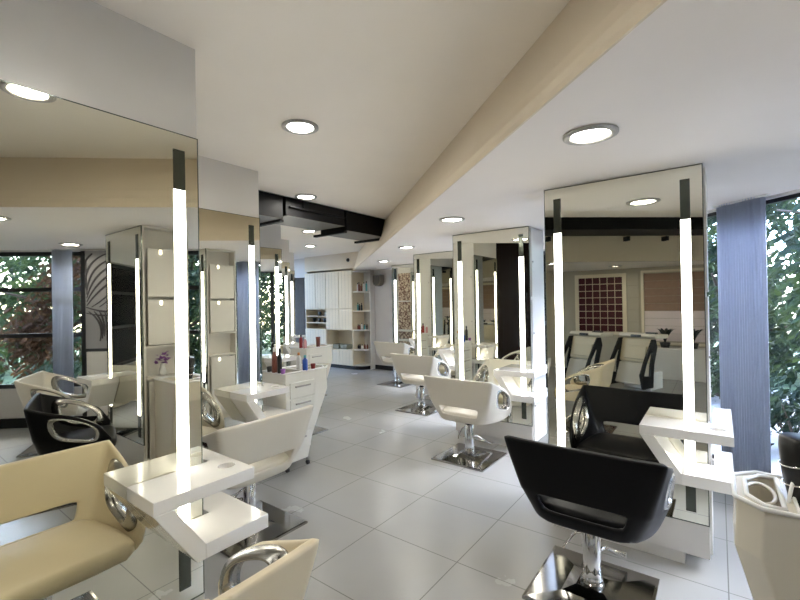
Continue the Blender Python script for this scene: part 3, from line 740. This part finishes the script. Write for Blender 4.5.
# ------------------------------------------------------------------ outside
b = NB(); box(b, (-14, NW + .13, -.25), (18, NW + 16, -.15), fD); o = link('outdoor_ground', b, GRASSM); o['kind'] = 'structure'
b = NB(); box(b, (-14, NW + .14, -.149), (1.0, NW + 1.7, -.10), fD); box(b, (1.0, NW + .14, -.149), (18, NW + 4.6, -.10), fD); o = link('outdoor_paving', b, PAVE); o['kind'] = 'structure'
def tree_mesh(seed, m, n_leaf, R, Hc, size, low=0.3):
    rnd = random.Random(seed); b = NB(); clumps = []
    for i in range(26):
        a = rnd.random() * 2 * PI; rr = R * math.sqrt(rnd.random()); clumps.append(Vector((rr * math.cos(a), rr * math.sin(a), rnd.uniform(low, Hc))))
    for i in range(n_leaf):
        c = clumps[i % 26] + Vector([rnd.gauss(0, R * .22) for _ in range(3)])
        if c.z < .0: c.z = abs(c.z)
        ax = Vector([rnd.gauss(0, 1) for _ in range(3)]).normalized(); q = ax.orthogonal().normalized(); s = size * rnd.uniform(.6, 1.3); t = ax.cross(q)
        v = [b.verts.new(c + q * s), b.verts.new(c + t * s * .35 + ax * s * .1), b.verts.new(c - q * s), b.verts.new(c - t * s * .35 + ax * s * .1)]
        b.faces.new(v)
    return b
def tree(loc, seed, label, m, m2, n=2600, R=1.3, Hc=4.2, size=.085):
    e = empty('garden_tree', loc, label, 'tree', 'garden trees'); rnd = random.Random(seed)
    b = NB(); pts = [Vector((rnd.uniform(-.08, .08) * k, rnd.uniform(-.08, .08) * k, k * Hc / 5)) for k in range(6)]; pts[0] = Vector((0, 0, 0))
    tube(b, pts, [.12, .10, .085, .07, .05, .03], 8)
    for k in range(7):
        a = k * 2.3; z = .8 + k * .4; tube(b, [Vector((0, 0, z)), Vector((math.cos(a) * .5, math.sin(a) * .5, z + .35)), Vector((math.cos(a) * 1.0, math.sin(a) * 1.0, z + .5))], [.05, .03, .012], 6)
    link('trunk', b, BARK, e, smooth=True)
    link('foliage', tree_mesh(seed, m, n, R, Hc, size), m, e, recalc=False)
    link('light_green_foliage', tree_mesh(seed + 50, m2, n // 2, R * 1.05, Hc, size), m2, e, recalc=False)  # second, lighter green leaf set mixed through the same crown
    return e
K = [LEAF1, LEAF2, LEAF3]
tl = ['leafy garden tree outside, far left in the left mirror', 'garden tree with reddish dry leaves outside, seen in the left mirror', 'dense green garden tree outside behind the swirl panel window',
      'dark garden tree outside between the window bays', 'dark garden tree outside at the right edge of the picture', 'garden tree outside seen through the gap beside the tall right mirror', 'garden tree outside farther along the window wall', 'last garden tree outside, at the far end of the windows']
for k, (d, n_) in enumerate([(-5.5, 6.4), (-3.1, 6.2), (-.9, 6.5), (1.6, 6.4), (3.7, 6.6), (6.0, 6.8), (8.3, 7.0), (10.7, 7.0)]):
    tree(fD(d, n_, -.15), 10 + k, tl[k], K[0] if k != 1 else K[2], K[1], n=4600, R=.78, size=.085)
b = NB(); rnd = random.Random(9)
for i in range(19000):
    d = rnd.uniform(-9, 14); n_ = NW + 6.6 + rnd.gauss(0, .5); z = -.15 + 5.0 * rnd.random() ** 1.1
    c = Vector(fD(d, n_, z)); ax = Vector([rnd.gauss(0, 1) for _ in range(3)]).normalized(); q = ax.orthogonal().normalized(); s = .15 * rnd.uniform(.6, 1.3); t = ax.cross(q)
    b.faces.new([b.verts.new(c + q * s), b.verts.new(c + t * s * .45), b.verts.new(c - q * s), b.verts.new(c - t * s * .45)])
o = link('background_hedge', b, LEAF1, None, recalc=False); tag(o, 'dense dark green foliage filling the view beyond the garden trees', 'hedge', kind='stuff')

def shrub(loc, seed, label):
    e = empty('garden_shrub', loc, label, 'shrub', 'low garden shrubs')
    b = NB()
    for k in range(6):
        a = k * 1.05; tube(b, [Vector((0, 0, 0)), Vector((math.cos(a) * .15, math.sin(a) * .15, .35)), Vector((math.cos(a) * .3, math.sin(a) * .3, .6))], [.02, .014, .006], 6)
    link('stems', b, BARK, e, smooth=True)
    link('foliage', tree_mesh(seed, LEAF1, 700, .35, .75, .06, .15), LEAF1, e, recalc=False)
    return e
for k, (d, n_) in enumerate([(2.55, 4.75), (3.5, 4.9), (-2.1, 4.7), (-3.6, 4.9)]):
    shrub(fD(d, n_, -.10 if d > 1 else -.15), 200 + k, ['low dark shrub on the paving outside, just left of the right picture edge', 'low dark shrub outside, seen beside the tall right mirror', 'low dark shrub outside, at the lower part of the window in the left mirror', 'low dark shrub outside, far left of the window in the left mirror'][k])
